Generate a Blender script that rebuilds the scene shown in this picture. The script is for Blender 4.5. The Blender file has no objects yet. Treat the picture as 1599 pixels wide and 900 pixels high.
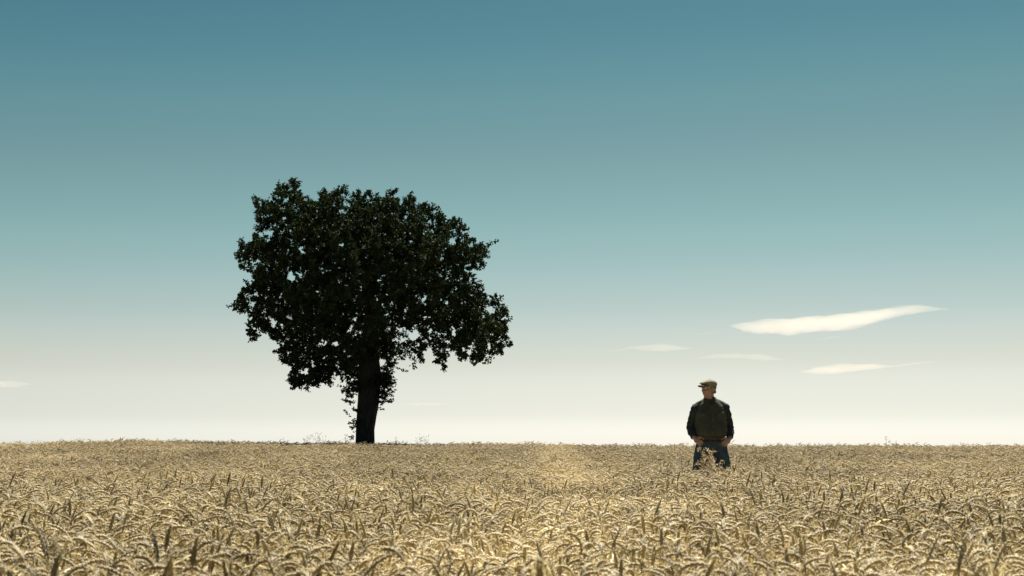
import bpy, bmesh, math, random
import numpy as np
from mathutils import Vector, Matrix, noise as mnoise

random.seed(7)
rng = np.random.default_rng(11)
SC = bpy.context.scene
COL = SC.collection
R = math.radians

# ------------------------------------------------------------------ camera
F_PX = 2000.0                       # focal length in pixels of a 1599 px wide frame
EYE = 1.0
TILT = math.atan((690 - 450) / F_PX)
cam_d = bpy.data.cameras.new('camera')
cam = bpy.data.objects.new('camera', cam_d)
COL.objects.link(cam)
cam.location = (0, 0, EYE)
cam.rotation_euler = (math.pi / 2 + TILT, 0, 0)
cam_d.sensor_width = 36
cam_d.lens = 36 * F_PX / 1599
cam_d.clip_start = 0.05
cam_d.clip_end = 20000
cam_d.dof.use_dof = True
cam_d.dof.focus_distance = 18.0
cam_d.dof.aperture_fstop = 6.3
SC.camera = cam

# ------------------------------------------------------------------ sky and sun
SUN_EL, SUN_AZ = R(58), R(14)       # azimuth from +Y (straight ahead) towards +X (right)
world = bpy.data.worlds.new('World')
SC.world = world
world.use_nodes = True
wn, wl = world.node_tree.nodes, world.node_tree.links
wn.clear()
w_out = wn.new('ShaderNodeOutputWorld')
w_bg = wn.new('ShaderNodeBackground')
w_sky = wn.new('ShaderNodeTexSky')
w_sky.sky_type = 'NISHITA'
w_sky.sun_disc = False
w_sky.sun_elevation = SUN_EL
w_sky.sun_rotation = SUN_AZ
w_sky.altitude = 200
w_sky.air_density = 1.0
w_sky.dust_density = 1.0
w_sky.ozone_density = 1.5
w_bg.inputs['Strength'].default_value = 0.1
# colour of the air by elevation: milky cream low down, teal higher up
w_tc = wn.new('ShaderNodeTexCoord')
w_sep = wn.new('ShaderNodeSeparateXYZ')
w_rmp = wn.new('ShaderNodeValToRGB')
w_mul = wn.new('ShaderNodeMix')
w_mul.data_type = 'RGBA'
w_mul.blend_type = 'MULTIPLY'
w_mul.inputs['Factor'].default_value = 1.0
wl.new(w_tc.outputs['Generated'], w_sep.inputs[0])
# the haze stands higher towards the sun and lower away from it


def w_math(op, a, b=0.0):
    n_ = wn.new('ShaderNodeMath')
    n_.operation = op
    for sock, v in zip(n_.inputs, (a, b)):
        if hasattr(v, 'links'):
            wl.new(v, sock)
        else:
            sock.default_value = v
    return n_.outputs[0]


w_h = w_math('SQRT', w_math('MAXIMUM', w_math('SUBTRACT', 1.0, w_math('MULTIPLY', w_sep.outputs['Z'], w_sep.outputs['Z'])), 0.001))
w_dot = w_math('DIVIDE', w_math('ADD', w_math('MULTIPLY', w_sep.outputs['X'], math.sin(SUN_AZ)), w_math('MULTIPLY', w_sep.outputs['Y'], math.cos(SUN_AZ))), w_h)
w_k = w_math('ADD', w_math('MINIMUM', w_math('MULTIPLY', w_math('SUBTRACT', 1.0, w_dot), 0.35), 0.2), 0.99)
wl.new(w_math('MULTIPLY', w_sep.outputs['Z'], w_k), w_rmp.inputs['Fac'])
wl.new(w_sky.outputs[0], w_mul.inputs['A'])
wl.new(w_rmp.outputs[0], w_mul.inputs['B'])
wl.new(w_mul.outputs['Result'], w_bg.inputs['Color'])
wl.new(w_bg.outputs[0], w_out.inputs[0])
SKY_STOPS = [(0.0, (0.72, 0.80, 0.95)), (0.0198, (0.531, 0.567, 0.653)), (0.0545, (0.471, 0.44, 0.421)), (0.0943, (0.402, 0.386, 0.328)), (0.134, (0.329, 0.36, 0.285)), (0.171, (0.275, 0.338, 0.254)),
             (0.227, (0.221, 0.291, 0.217)), (0.2651, (0.183, 0.278, 0.21)), (0.2992, (0.147, 0.253, 0.2)), (0.34, (0.122, 0.222, 0.185)), (1.0, (0.11, 0.19, 0.17))]
cr = w_rmp.color_ramp
cr.interpolation = 'CARDINAL'
while len(cr.elements) < len(SKY_STOPS):
    cr.elements.new(0.5)
for e, (p, c) in zip(cr.elements, SKY_STOPS):
    e.position = p
    e.color = (c[0] * 0.722, c[1] * 0.724, c[2] * 0.738, 1)

sun_d = bpy.data.lights.new('sun', 'SUN')
sun = bpy.data.objects.new('sun', sun_d)
COL.objects.link(sun)
sun_d.energy = 5.0
sun_d.angle = R(0.53)
sun_d.color = (1.0, 0.95, 0.87)
sdir = Vector((math.sin(SUN_AZ) * math.cos(SUN_EL), math.cos(SUN_AZ) * math.cos(SUN_EL), math.sin(SUN_EL)))
sun.rotation_euler = sdir.to_track_quat('Z', 'Y').to_euler()
sun.location = sdir * 60

# ------------------------------------------------------------------ render settings
SC.view_settings.view_transform = 'Standard'
SC.view_settings.look = 'None'
SC.view_settings.exposure = 1.65
SC.view_settings.gamma = 1.0
SC.view_settings.use_curve_mapping = False
SC.render.engine = 'CYCLES'
SC.cycles.max_bounces = 8
SC.cycles.diffuse_bounces = 4
SC.cycles.transmission_bounces = 6
SC.cycles.volume_bounces = 2
SC.cycles.transparent_max_bounces = 8
SC.cycles.use_denoising = True
SC.cycles.denoiser = 'OPENIMAGEDENOISE'
SC.cycles.denoising_input_passes = 'RGB_ALBEDO_NORMAL'
SC.cycles.denoising_prefilter = 'ACCURATE'

# ------------------------------------------------------------------ helpers
ct, st = math.cos(TILT), math.sin(TILT)


def at(px, py, depth):
    """World point seen at a pixel of the 1599x900 photograph, at world Y = depth."""
    xc, yc = (px - 799.5) / F_PX, (450 - py) / F_PX
    s = depth / (ct - yc * st)
    return Vector((xc * s, depth, EYE + s * (yc * ct + st)))


def tag(o, label=None, cat=None, group=None, kind=None):
    for k, v in (('label', label), ('category', cat), ('group', group), ('kind', kind)):
        if v:
            o[k] = v
    return o


def link(name, me, mat=None, parent=None, smooth=False):
    o = bpy.data.objects.new(name, me)
    COL.objects.link(o)
    if mat is not None:
        me.materials.clear()
        me.materials.append(mat)
    if parent is not None:
        o.parent = parent
    if smooth:
        me.polygons.foreach_set('use_smooth', [True] * len(me.polygons))
    return o


def empty(name, loc=(0, 0, 0)):
    o = bpy.data.objects.new(name, None)
    COL.objects.link(o)
    o.location = loc
    o.empty_display_size = 0.2
    return o


def mesh_np(name, verts, faces):
    me = bpy.data.meshes.new(name)
    verts = np.asarray(verts, np.float32)
    faces = np.asarray(faces, np.int32)
    n, k = faces.shape
    me.vertices.add(len(verts))
    me.vertices.foreach_set('co', verts.ravel())
    me.loops.add(n * k)
    me.loops.foreach_set('vertex_index', faces.ravel())
    me.polygons.add(n)
    me.polygons.foreach_set('loop_start', np.arange(0, n * k, k, dtype=np.int32))
    me.update(calc_edges=True)
    me.validate()
    return me


class MB:
    """Collects verts and faces of one mesh."""
    def __init__(self):
        self.v, self.f, self.m = [], [], []

    def add(self, vs, fs, m=0):
        b = len(self.v)
        self.v += [tuple(v) for v in vs]
        for f in fs:
            self.f.append(tuple(i + b for i in f))
            self.m.append(m)

    def tube(self, pts, rad, n=6, m=0, cap=True, flat=1.0):
        pts = [Vector(p) for p in pts]
        rings, ref = [], None
        for i, p in enumerate(pts):
            t = (pts[min(i + 1, len(pts) - 1)] - pts[max(i - 1, 0)])
            t = t.normalized() if t.length > 1e-9 else Vector((0, 0, 1))
            if ref is None:
                ref = t.orthogonal().normalized()
            ref = (ref - t * ref.dot(t))
            ref = ref.normalized() if ref.length > 1e-6 else t.orthogonal().normalized()
            b = t.cross(ref)
            r = rad[i] if hasattr(rad, '__len__') else rad
            rings.append([p + (ref * math.cos(a) + b * math.sin(a) * flat) * r
                          for a in (2 * math.pi * k / n for k in range(n))])
        vs = [v for g in rings for v in g]
        fs = []
        for i in range(len(pts) - 1):
            for k in range(n):
                a, b2 = i * n + k, i * n + (k + 1) % n
                fs.append((a, b2, b2 + n, a + n))
        if cap:
            fs.append(tuple(range(n - 1, -1, -1)))
            fs.append(tuple(range((len(pts) - 1) * n, len(pts) * n)))
        self.add(vs, fs, m)

    def loft(self, rings, cap=True, m=0, closed=True):
        n = len(rings[0])
        vs = [v for g in rings for v in g]
        fs = []
        for i in range(len(rings) - 1):
            for k in range(n if closed else n - 1):
                a, b2 = i * n + k, i * n + (k + 1) % n
                fs.append((a, b2, b2 + n, a + n))
        if cap and closed:
            fs.append(tuple(range(n - 1, -1, -1)))
            fs.append(tuple(range((len(rings) - 1) * n, len(rings) * n)))
        self.add(vs, fs, m)

    def ball(self, c, r, rot=None, nu=16, nv=10, power=1.0):
        """Ellipsoid with radii r about c."""
        c = Vector(c)
        r = Vector(r) if hasattr(r, '__len__') else Vector((r, r, r))
        rot = rot or Matrix.Identity(3)
        vs = [c + rot @ Vector((0, 0, -r.z))]
        for j in range(1, nv):
            ph = -math.pi / 2 + math.pi * j / nv
            for k in range(nu):
                a = 2 * math.pi * k / nu
                vs.append(c + rot @ Vector((r.x * math.cos(ph) * math.cos(a), r.y * math.cos(ph) * math.sin(a), r.z * math.sin(ph))))
        vs.append(c + rot @ Vector((0, 0, r.z)))
        fs = [(0, 1 + (k + 1) % nu, 1 + k) for k in range(nu)]
        for j in range(nv - 2):
            for k in range(nu):
                a, b = 1 + j * nu + k, 1 + j * nu + (k + 1) % nu
                fs.append((a, b, b + nu, a + nu))
        top = len(vs) - 1
        o = 1 + (nv - 2) * nu
        fs += [(o + k, o + (k + 1) % nu, top) for k in range(nu)]
        self.add(vs, fs)

    def limb(self, pts, rad, n=14):
        """A chain of round-ended tapered pieces (for remeshing into one surface)."""
        self.tube(pts, rad, n)
        for p, r in zip(pts, rad):
            self.ball(p, r, nu=n, nv=8)

    def mesh(self, name):
        me = bpy.data.meshes.new(name)
        me.from_pydata(self.v, [], self.f)
        if any(self.m):
            me.polygons.foreach_set('material_index', self.m)
        me.update()
        return me


def remeshed(mb, name, voxel, smooth=3, fac=0.5):
    """One continuous surface round everything in mb."""
    me = mb.mesh(name + '_raw')
    o = bpy.data.objects.new(name + '_raw', me)
    COL.objects.link(o)
    md = o.modifiers.new('r', 'REMESH')
    md.mode = 'VOXEL'
    md.voxel_size = voxel
    ms = o.modifiers.new('s', 'SMOOTH')
    ms.factor, ms.iterations = fac, smooth
    dg = bpy.context.evaluated_depsgraph_get()
    out = bpy.data.meshes.new_from_object(o.evaluated_get(dg))
    out.name = name
    bpy.data.objects.remove(o)
    bpy.data.meshes.remove(me)
    return out


def wrinkle(me, fn):
    """Moves each vertex along its normal by fn(co)."""
    nrm = [v.normal.copy() for v in me.vertices]
    for v, n in zip(me.vertices, nrm):
        v.co += n * fn(v.co)
    me.update()


# ------------------------------------------------------------------ materials
def mat_new(name):
    m = bpy.data.materials.new(name)
    m.use_nodes = True
    nt = m.node_tree
    nt.nodes.clear()
    out = nt.nodes.new('ShaderNodeOutputMaterial')
    return m, nt.nodes, nt.links, out


def ramp(nodes, stops):
    r = nodes.new('ShaderNodeValToRGB')
    els = r.color_ramp.elements
    while len(els) < len(stops):
        els.new(0.5)
    for e, (p, c) in zip(els, stops):
        e.position = p
        e.color = (*c, 1)
    return r


def mat_basic(name, stops, scale=20.0, rough=0.85, spec=0.3, bump=0.0, bscale=None, stretch=(1, 1, 1), detail=5):
    m, nd, lk, out = mat_new(name)
    tc = nd.new('ShaderNodeTexCoord')
    mp = nd.new('ShaderNodeMapping')
    mp.inputs['Scale'].default_value = stretch
    nz = nd.new('ShaderNodeTexNoise')
    nz.inputs['Scale'].default_value = scale
    nz.inputs['Detail'].default_value = detail
    rp = ramp(nd, stops)
    bs = nd.new('ShaderNodeBsdfPrincipled')
    bs.inputs['Roughness'].default_value = rough
    bs.inputs['Specular IOR Level'].default_value = spec
    lk.new(tc.outputs['Object'], mp.inputs[0])
    lk.new(mp.outputs[0], nz.inputs['Vector'])
    lk.new(nz.outputs['Fac'], rp.inputs[0])
    lk.new(rp.outputs[0], bs.inputs['Base Color'])
    if bump:
        n2 = nd.new('ShaderNodeTexNoise')
        n2.inputs['Scale'].default_value = bscale or scale * 3
        n2.inputs['Detail'].default_value = 6
        bp = nd.new('ShaderNodeBump')
        bp.inputs['Strength'].default_value = bump
        bp.inputs['Distance'].default_value = 0.02
        lk.new(mp.outputs[0], n2.inputs['Vector'])
        lk.new(n2.outputs['Fac'], bp.inputs['Height'])
        lk.new(bp.outputs[0], bs.inputs['Normal'])
    lk.new(bs.outputs[0], out.inputs[0])
    return m


def mat_leafy(name, stops, trans=0.35, tint=(1, 1, 1), rough=0.5, spec=0.3, random_from='island', pale=None):
    """Thin plant tissue: part reflects, part lets light through; colour varies from piece to piece."""
    m, nd, lk, out = mat_new(name)
    rp = ramp(nd, stops)
    if random_from == 'island':
        g = nd.new('ShaderNodeNewGeometry')
        src = g.outputs['Random Per Island']
    else:
        g = nd.new('ShaderNodeNewGeometry')
        oi = nd.new('ShaderNodeObjectInfo')
        ad = nd.new('ShaderNodeMath')
        ad.operation = 'ADD'
        fr = nd.new('ShaderNodeMath')
        fr.operation = 'FRACT'
        sc = nd.new('ShaderNodeMath')
        sc.operation = 'MULTIPLY'
        sc.inputs[1].default_value = 0.35
        lk.new(g.outputs['Random Per Island'], sc.inputs[0])
        lk.new(oi.outputs['Random'], ad.inputs[0])
        lk.new(sc.outputs[0], ad.inputs[1])
        lk.new(ad.outputs[0], fr.inputs[0])
        src = fr.outputs[0]
    lk.new(src, rp.inputs[0])
    colour = rp.outputs[0]
    if pale:
        at_ = nd.new('ShaderNodeAttribute')
        at_.attribute_type = 'INSTANCER'
        at_.attribute_name = 'pale'
        mx = nd.new('ShaderNodeMix')
        mx.data_type = 'RGBA'
        mx.inputs['B'].default_value = (*pale, 1)
        lk.new(at_.outputs['Fac'], mx.inputs['Factor'])
        lk.new(colour, mx.inputs['A'])
        colour = mx.outputs['Result']
    bs = nd.new('ShaderNodeBsdfPrincipled')
    bs.inputs['Roughness'].default_value = rough
    bs.inputs['Specular IOR Level'].default_value = spec
    tr = nd.new('ShaderNodeBsdfTranslucent')
    tm = nd.new('ShaderNodeMix')
    tm.data_type = 'RGBA'
    tm.blend_type = 'MULTIPLY'
    tm.inputs['Factor'].default_value = 1
    tm.inputs['B'].default_value = (*tint, 1)
    mxs = nd.new('ShaderNodeMixShader')
    mxs.inputs[0].default_value = trans
    lk.new(colour, bs.inputs['Base Color'])
    lk.new(colour, tm.inputs['A'])
    lk.new(tm.outputs['Result'], tr.inputs[0])
    lk.new(bs.outputs[0], mxs.inputs[1])
    lk.new(tr.outputs[0], mxs.inputs[2])
    lk.new(mxs.outputs[0], out.inputs[0])
    return m


M_soil = mat_basic('field_soil', [(0.3, (0.10, 0.07, 0.04)), (0.55, (0.20, 0.145, 0.08)), (0.75, (0.32, 0.25, 0.14))], scale=9, bump=0.6, bscale=30)
M_ear = mat_leafy('wheat_ear', [(0.0, (0.22, 0.165, 0.084)), (0.3, (0.31, 0.246, 0.128)), (0.6, (0.39, 0.318, 0.172)), (0.85, (0.48, 0.402, 0.23)), (0.97, (0.16, 0.16, 0.15))],  # last stop: a few grey ears, shade put into the ear colour
                  trans=0.42, tint=(1.0, 0.88, 0.65), rough=0.55, spec=0.25, random_from='object', pale=(0.70, 0.615, 0.40))
M_straw = mat_leafy('wheat_straw', [(0.0, (0.46, 0.385, 0.22)), (0.5, (0.59, 0.515, 0.315)), (1.0, (0.69, 0.62, 0.415))],
                    trans=0.48, tint=(1.0, 0.93, 0.72), rough=0.5, spec=0.3, random_from='object', pale=(0.82, 0.75, 0.53))
M_grass = mat_leafy('dry_grass', [(0.0, (0.30, 0.24, 0.10)), (0.5, (0.42, 0.33, 0.14)), (1.0, (0.24, 0.23, 0.09))], trans=0.4, rough=0.6)
M_green = mat_leafy('verge_grass', [(0.0, (0.05, 0.06, 0.03)), (0.5, (0.09, 0.09, 0.045)), (1.0, (0.14, 0.12, 0.06))], trans=0.3, rough=0.6)
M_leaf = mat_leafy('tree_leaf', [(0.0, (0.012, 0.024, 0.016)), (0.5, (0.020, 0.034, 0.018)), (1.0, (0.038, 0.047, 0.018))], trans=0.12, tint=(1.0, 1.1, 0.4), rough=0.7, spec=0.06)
M_weed = mat_leafy('weed', [(0.0, (0.10, 0.09, 0.04)), (1.0, (0.20, 0.16, 0.07))], trans=0.3, rough=0.6)
M_dock = mat_leafy('seeding_weed', [(0.0, (0.17, 0.085, 0.05)), (0.3, (0.36, 0.24, 0.13)), (0.6, (0.55, 0.45, 0.26)), (0.85, (0.66, 0.57, 0.36)), (1.0, (0.18, 0.19, 0.09))], trans=0.3, rough=0.6)
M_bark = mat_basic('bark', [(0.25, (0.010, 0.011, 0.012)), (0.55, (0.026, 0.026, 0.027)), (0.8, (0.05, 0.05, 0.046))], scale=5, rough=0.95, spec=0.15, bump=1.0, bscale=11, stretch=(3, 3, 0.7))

# ------------------------------------------------------------------ terrain
TREE_Y, MAN_Y = 40.0, 16.6
TREE_X = at(570, 690, TREE_Y).x
MAN_X = at(1110.5, 690, MAN_Y).x
GX0 = at(230, 690, 35).x


def sstep(a, b, x):
    t = np.clip((x - a) / (b - a), 0, 1)
    return t * t * (3 - 2 * t)


def ground_z(x, y):
    x = np.asarray(x, float)
    y = np.asarray(y, float)
    rise = 0.275 * sstep(15, 34.5, y)
    fall = np.where(y > 35.5, -0.0012 * np.minimum(y - 35.5, 10) ** 2 - 0.024 * np.maximum(y - 45.5, 0), 0)
    side = 0.075 * np.exp(-((x - GX0) / 3.2) ** 2) * sstep(22, 34, y) - 0.055 * sstep(-3, 5, x) * sstep(22, 34, y)
    side = side - 0.07 * (1 - sstep(-15.5, -11.5, x)) * sstep(22, 34, y)
    lump = 0.018 * np.sin(x * 0.9 + 0.7 * y) * np.sin(0.53 * y - 0.31 * x) * sstep(4, 9, y)
    return rise + fall + side + lump


def axis(edges):
    return np.unique(np.concatenate([np.arange(a, b, s) for a, b, s in edges]))


gx = axis([(-4000, -400, 600), (-400, -60, 40), (-60, 60, 1.0), (60, 400, 40), (400, 4001, 600)])
gy = axis([(-600, -60, 90), (-60, -4, 8), (-4, 64, 1.0), (64, 200, 8), (200, 6001, 400)])
XX, YY = np.meshgrid(gx, gy)
ZZ = ground_z(XX, YY)
nx, ny = len(gx), len(gy)
ii = np.arange(nx * ny).reshape(ny, nx)
gf = np.stack([ii[:-1, :-1], ii[:-1, 1:], ii[1:, 1:], ii[1:, :-1]], -1).reshape(-1, 4)
ground = link('ground', mesh_np('ground', np.stack([XX, YY, ZZ], -1).reshape(-1, 3), gf), M_soil, smooth=True)
tag(ground, 'brown field soil under the standing wheat', kind='structure')

# ------------------------------------------------------------------ wheat
wheat_col = bpy.data.collections.new('wheat_kinds')      # holds the instanced kinds only


def wheat_stalk(mb, rnd, base, az, height, bend, ear_len, spikelets=9, awn=1.0, leaves=2):
    """One ripe stalk: straw, dry leaves, a neck bent by `bend` and an ear of overlapping spikelets."""
    lean = R(rnd.uniform(1, 9))
    ear_w = rnd.uniform(0.72, 1.02)
    ca, sa = math.cos(az), math.sin(az)
    side = Vector((-sa, ca, 0))

    def d3(th):
        return Vector((ca * math.sin(th), sa * math.sin(th), math.cos(th)))
    p = Vector(base)
    pts, rad = [p.copy()], [0.0019]
    straight = height - 0.10 - 0.02 * rnd.random()
    kink = rnd.uniform(-0.05, 0.05)
    for k in range(3):
        p = p + d3(lean + kink * (k - 1)) * straight / 3
        pts.append(p.copy())
        rad.append(0.0018)
    th = lean
    neck = 0.06
    nb = bend * rnd.uniform(0.28, 0.5)
    for k in range(5):
        th = lean + nb * ((k + 1) / 5) ** 1.3
        p = p + d3(th) * neck / 5
        pts.append(p.copy())
        rad.append(0.0014)
    mb.tube(pts, rad, 3, m=1, cap=False)
    # ear
    e0 = th
    n = spikelets
    core, crad = [p.copy()], [0.0022]
    cp = p.copy()
    for k in range(7):
        t = (k + 0.5) / 7
        cp = cp + d3(e0 + (bend - nb) * (t ** 0.8)) * ear_len / 7
        core.append(cp.copy())
        crad.append((0.0044, 0.0052, 0.0054, 0.0051, 0.0045, 0.0034, 0.0011)[k] * ear_w)
    mb.tube(core, crad, 6, m=0, cap=False)
    for k in range(n):
        t = k / (n - 1)
        thk = e0 + (bend - nb) * (t ** 0.8)
        d = d3(thk)
        p = p + d * ear_len / n
        up = d.cross(side).normalized()
        w = 0.0054 * ear_w * (0.72 + 0.5 * math.sin(math.pi * min(1, 0.15 + t * 0.85))) * rnd.uniform(0.9, 1.12)
        for s in (-1, 1):
            ax = (d * 0.95 + side * s * 0.27 + up * 0.16 * (1 if (k + (s > 0)) % 2 else -1)).normalized()
            L = ear_len / n * 1.75
            c0 = p + side * s * w * 0.45 - d * L * 0.25
            c1 = c0 + ax * L
            cm = c0 + ax * L * 0.45
            u2 = ax.cross(side).normalized()
            s2 = ax.cross(u2)
            ring = [cm + u2 * w * 0.85, cm + s2 * w * 0.7, cm - u2 * w * 0.85, cm - s2 * w * 0.7]
            mb.add([c0] + ring + [c1], [(0, 2, 1), (0, 3, 2), (0, 4, 3), (0, 1, 4), (5, 1, 2), (5, 2, 3), (5, 3, 4), (5, 4, 1)], 0)
            if rnd.random() < 0.6 * awn:
                a1 = c1 + (ax + Vector((rnd.uniform(-.3, .3), rnd.uniform(-.3, .3), rnd.uniform(-.2, .3)))).normalized() * rnd.uniform(0.015, 0.055) * awn
                mb.add([c1 + s2 * 0.0006, c1 - s2 * 0.0006, a1], [(0, 1, 2)], 1)
    # dry leaves
    for q in range(leaves):
        h = straight * rnd.uniform(0.40, 0.86)
        a = rnd.uniform(0, 2 * math.pi)
        o = Vector(base) + d3(lean) * h
        out = Vector((math.cos(a), math.sin(a), 0))
        sd = Vector((-math.sin(a), math.cos(a), 0))
        L = rnd.uniform(0.12, 0.24)
        e = R(rnd.uniform(15, 50))
        curl = R(rnd.uniform(60, 190))
        tw = rnd.uniform(-1.6, 1.6)
        vs, seg = [], 5
        pp = o.copy()
        for k in range(seg + 1):
            t = k / seg
            ang = e + curl * t
            dd = out * math.sin(ang) + Vector((0, 0, 1)) * math.cos(ang)
            wv = 0.0045 * (1 - t) ** 0.6 + 0.0004
            s3 = sd * math.cos(tw * t) + dd.cross(sd) * math.sin(tw * t)
            vs += [pp + s3 * wv, pp - s3 * wv]
            pp = pp + dd * L / seg
        mb.add(vs, [(2 * k, 2 * k + 1, 2 * k + 3, 2 * k + 2) for k in range(seg)], 1)


def bend_pick(rnd):
    r = rnd.random()
    if r < 0.012:
        return R(rnd.uniform(8, 35))
    if r < 0.32:
        return R(rnd.uniform(55, 120))
    return R(rnd.uniform(120, 200))


def nod_az(rnd):
    """Ears mostly nod along the wind, to one side or the other."""
    if rnd.random() < 0.16:
        return rnd.uniform(0, 2 * math.pi)
    return rnd.choice((0.0, math.pi)) + rnd.gauss(0, 0.75)


def wheat_kind(name, mb):
    me = mb.mesh(name)
    me.polygons.foreach_set('use_smooth', [True] * len(me.polygons))
    me.materials.append(M_ear)
    me.materials.append(M_straw)
    o = bpy.data.objects.new(name, me)
    wheat_col.objects.link(o)
    return o


N_SINGLE, N_CLUMP = 22, 18
rw = random.Random(5)
for i in range(N_SINGLE):
    mb = MB()
    b = R(rw.uniform(8, 30)) if i < 1 else bend_pick(rw)
    wheat_stalk(mb, rw, (0, 0, 0), 0.0, rw.uniform(0.58, 0.67), b, rw.uniform(0.068, 0.096), spikelets=12, awn=1.0, leaves=rw.choice((1, 2)))
    wheat_kind('wheat_a%02d' % i, mb)
CL_R, CL_N = 0.13, 17
for i in range(N_CLUMP):
    mb = MB()
    for q in range(CL_N):
        r_, a_ = CL_R * math.sqrt(rw.random()), rw.uniform(0, 2 * math.pi)
        wheat_stalk(mb, rw, (r_ * math.cos(a_), r_ * math.sin(a_), 0), nod_az(rw), rw.uniform(0.55, 0.67), bend_pick(rw), rw.uniform(0.062, 0.09), spikelets=7, awn=1.0, leaves=rw.choice((1, 1, 2)))
    wheat_kind('wheat_b%02d' % i, mb)

# where the stalks stand
NEAR_END = 12.5
W_DENS = 400


def near_density():
    xs, ys = [], []
    edges = np.linspace(-1.5, NEAR_END, 15)
    for a, b in zip(edges[:-1], edges[1:]):
        hm = 0.42 * max(b, 0) + 3.0
        n = int(W_DENS * (b - a) * 2 * hm)
        x = rng.uniform(-hm, hm, n)
        y = rng.uniform(a, b, n)
        k = np.abs(x) < 0.42 * np.maximum(y, 0) + 3.0
        xs.append(x[k])
        ys.append(y[k])
    return np.concatenate(xs), np.concatenate(ys)


def far_density():
    xs, ys = [], []
    edges = np.linspace(NEAR_END, 54, 34)
    dens = W_DENS / CL_N
    for a, b in zip(edges[:-1], edges[1:]):
        hm = 0.42 * b + 3.0
        n = int(dens * (b - a) * 2 * hm)
        x = rng.uniform(-hm, hm, n)
        y = rng.uniform(a, b, n)
        xs.append(x)
        ys.append(y)
    return np.concatenate(xs), np.concatenate(ys)


def smooth_noise(x, y, s, seed):
    return np.array([mnoise.noise(Vector((a * s + seed, b * s - seed, seed * 0.37))) for a, b in zip(x, y)])


# paler, lower places: trodden tracks and lodged patches (pixel on the tops -> ground)
def top_at(px, py):
    y = 0.36 * F_PX / max(py - 690, 2)
    return (px - 799.5) / F_PX * y, y


PALE = [(top_at(868, 712), top_at(905, 752), 0.40, 0.8), (top_at(722, 738), top_at(762, 778), 0.24, 0.85),
        (top_at(905, 752), top_at(880, 800), 0.40, 0.7), (top_at(880, 800), top_at(700, 840), 0.36, 0.85), (top_at(590, 830), top_at(700, 890), 0.22, 0.7), (top_at(860, 850), top_at(960, 895), 0.22, 0.6), (top_at(1010, 770), top_at(1200, 800), 0.3, 0.5),
        (top_at(582, 748), top_at(596, 790), 0.14, 0.7), (top_at(690, 795), top_at(760, 850), 0.22, 0.5), (top_at(1290, 812), top_at(1310, 835), 0.2, 0.5)]


def pale_amount(x, y):
    out = np.zeros_like(x)
    for (a, b, w, s) in PALE:
        ax, ay, bx, by = a[0], a[1], b[0], b[1]
        L2 = (bx - ax) ** 2 + (by - ay) ** 2
        t = np.clip(((x - ax) * (bx - ax) + (y - ay) * (by - ay)) / L2, 0, 1)
        d = np.hypot(x - ax - t * (bx - ax), y - ay - t * (by - ay))
        out = np.maximum(out, s * np.exp(-(d / w) ** 2))
    if len(out) > 3:
        out = out * np.clip(0.75 + 0.9 * smooth_noise(x, y, 2.3, 51.0), 0.1, 1.3)
    return out


def keep_clear(x, y, far):
    m = 0.10 if not far else 0.2
    k = np.hypot(x - TREE_X, y - TREE_Y) > 0.75 + (0.0 if not far else 0.1)
    k &= np.hypot(x, y) > 0.75
    for s in (-1, 1):
        k &= np.hypot(x - (MAN_X + 0.21 * s), y - MAN_Y) > (0.12 + m)
    k &= ~((np.abs(x - MAN_X) < 0.33) & (np.abs(y - MAN_Y) < 0.17))
    return k


nxs, nys = near_density()
fxs, fys = far_density()
# the clumps round the man are replaced by single stalks so that nothing passes through his legs
near_man = (np.abs(fxs - MAN_X) < 1.0) & (np.abs(fys - MAN_Y) < 1.0)
fxs, fys = fxs[~near_man], fys[~near_man]
mxs = rng.uniform(MAN_X - 1.1, MAN_X + 1.1, int(W_DENS * 4.84))
mys = rng.uniform(MAN_Y - 1.1, MAN_Y + 1.1, len(mxs))
nxs, nys = np.concatenate([nxs, mxs]), np.concatenate([nys, mys])
px_ = np.concatenate([nxs, fxs])
py_ = np.concatenate([nys, fys])
farflag = np.concatenate([np.zeros(len(nxs), bool), np.ones(len(fxs), bool)])
ok = np.where(farflag, keep_clear(px_, py_, True), keep_clear(px_, py_, False))
px_, py_, farflag = px_[ok], py_[ok], farflag[ok]
pa = pale_amount(px_, py_)
drop = rng.random(len(px_)) < pa * 0.12
px_, py_, farflag, pa = px_[~drop], py_[~drop], farflag[~drop], pa[~drop]
nW = len(px_)
hn = smooth_noise(px_, py_, 0.55, 3.1) * 0.6 + smooth_noise(px_, py_, 1.7, 8.3) * 0.4
scl = 1.0 + 0.09 * hn - 0.13 * pa + rng.normal(0, 0.065, nW)
scl = np.clip(scl, 0.72, 1.2)
pn = smooth_noise(px_, py_, 0.45, 21.0)
pn2 = smooth_noise(px_, py_, 1.9, 33.0)
pal = np.clip(pa + 0.55 * pn + 0.25 * pn2 + 0.16 + 0.35 * np.exp(-((px_ + 14) / 4) ** 2) * (py_ > 22), 0, 1)
kind = np.where(farflag, N_SINGLE + rng.integers(0, N_CLUMP, nW), rng.integers(0, N_SINGLE, nW))
up1 = (~farflag) & (kind < 1) & (rng.random(nW) < 0.7)
kind = np.where(up1, rng.integers(2, N_SINGLE, nW), kind)
rot = np.zeros((nW, 3), np.float32)
rot[:, 2] = np.where(rng.random(nW) < 0.16, rng.uniform(0, 2 * np.pi, nW), np.pi * rng.integers(0, 2, nW) + rng.normal(0, 0.75, nW))
rot[farflag, 2] = np.pi * rng.integers(0, 2, int(farflag.sum())) + rng.normal(0, 0.35, int(farflag.sum()))
rot[:, 0] = rng.normal(0, 0.05, nW)
rot[:, 1] = rng.normal(0, 0.05, nW)
rot[:, 2] += 0.7 * smooth_noise(px_, py_, 0.6, 64.0)          # gusts: the nod turns from place to place
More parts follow.
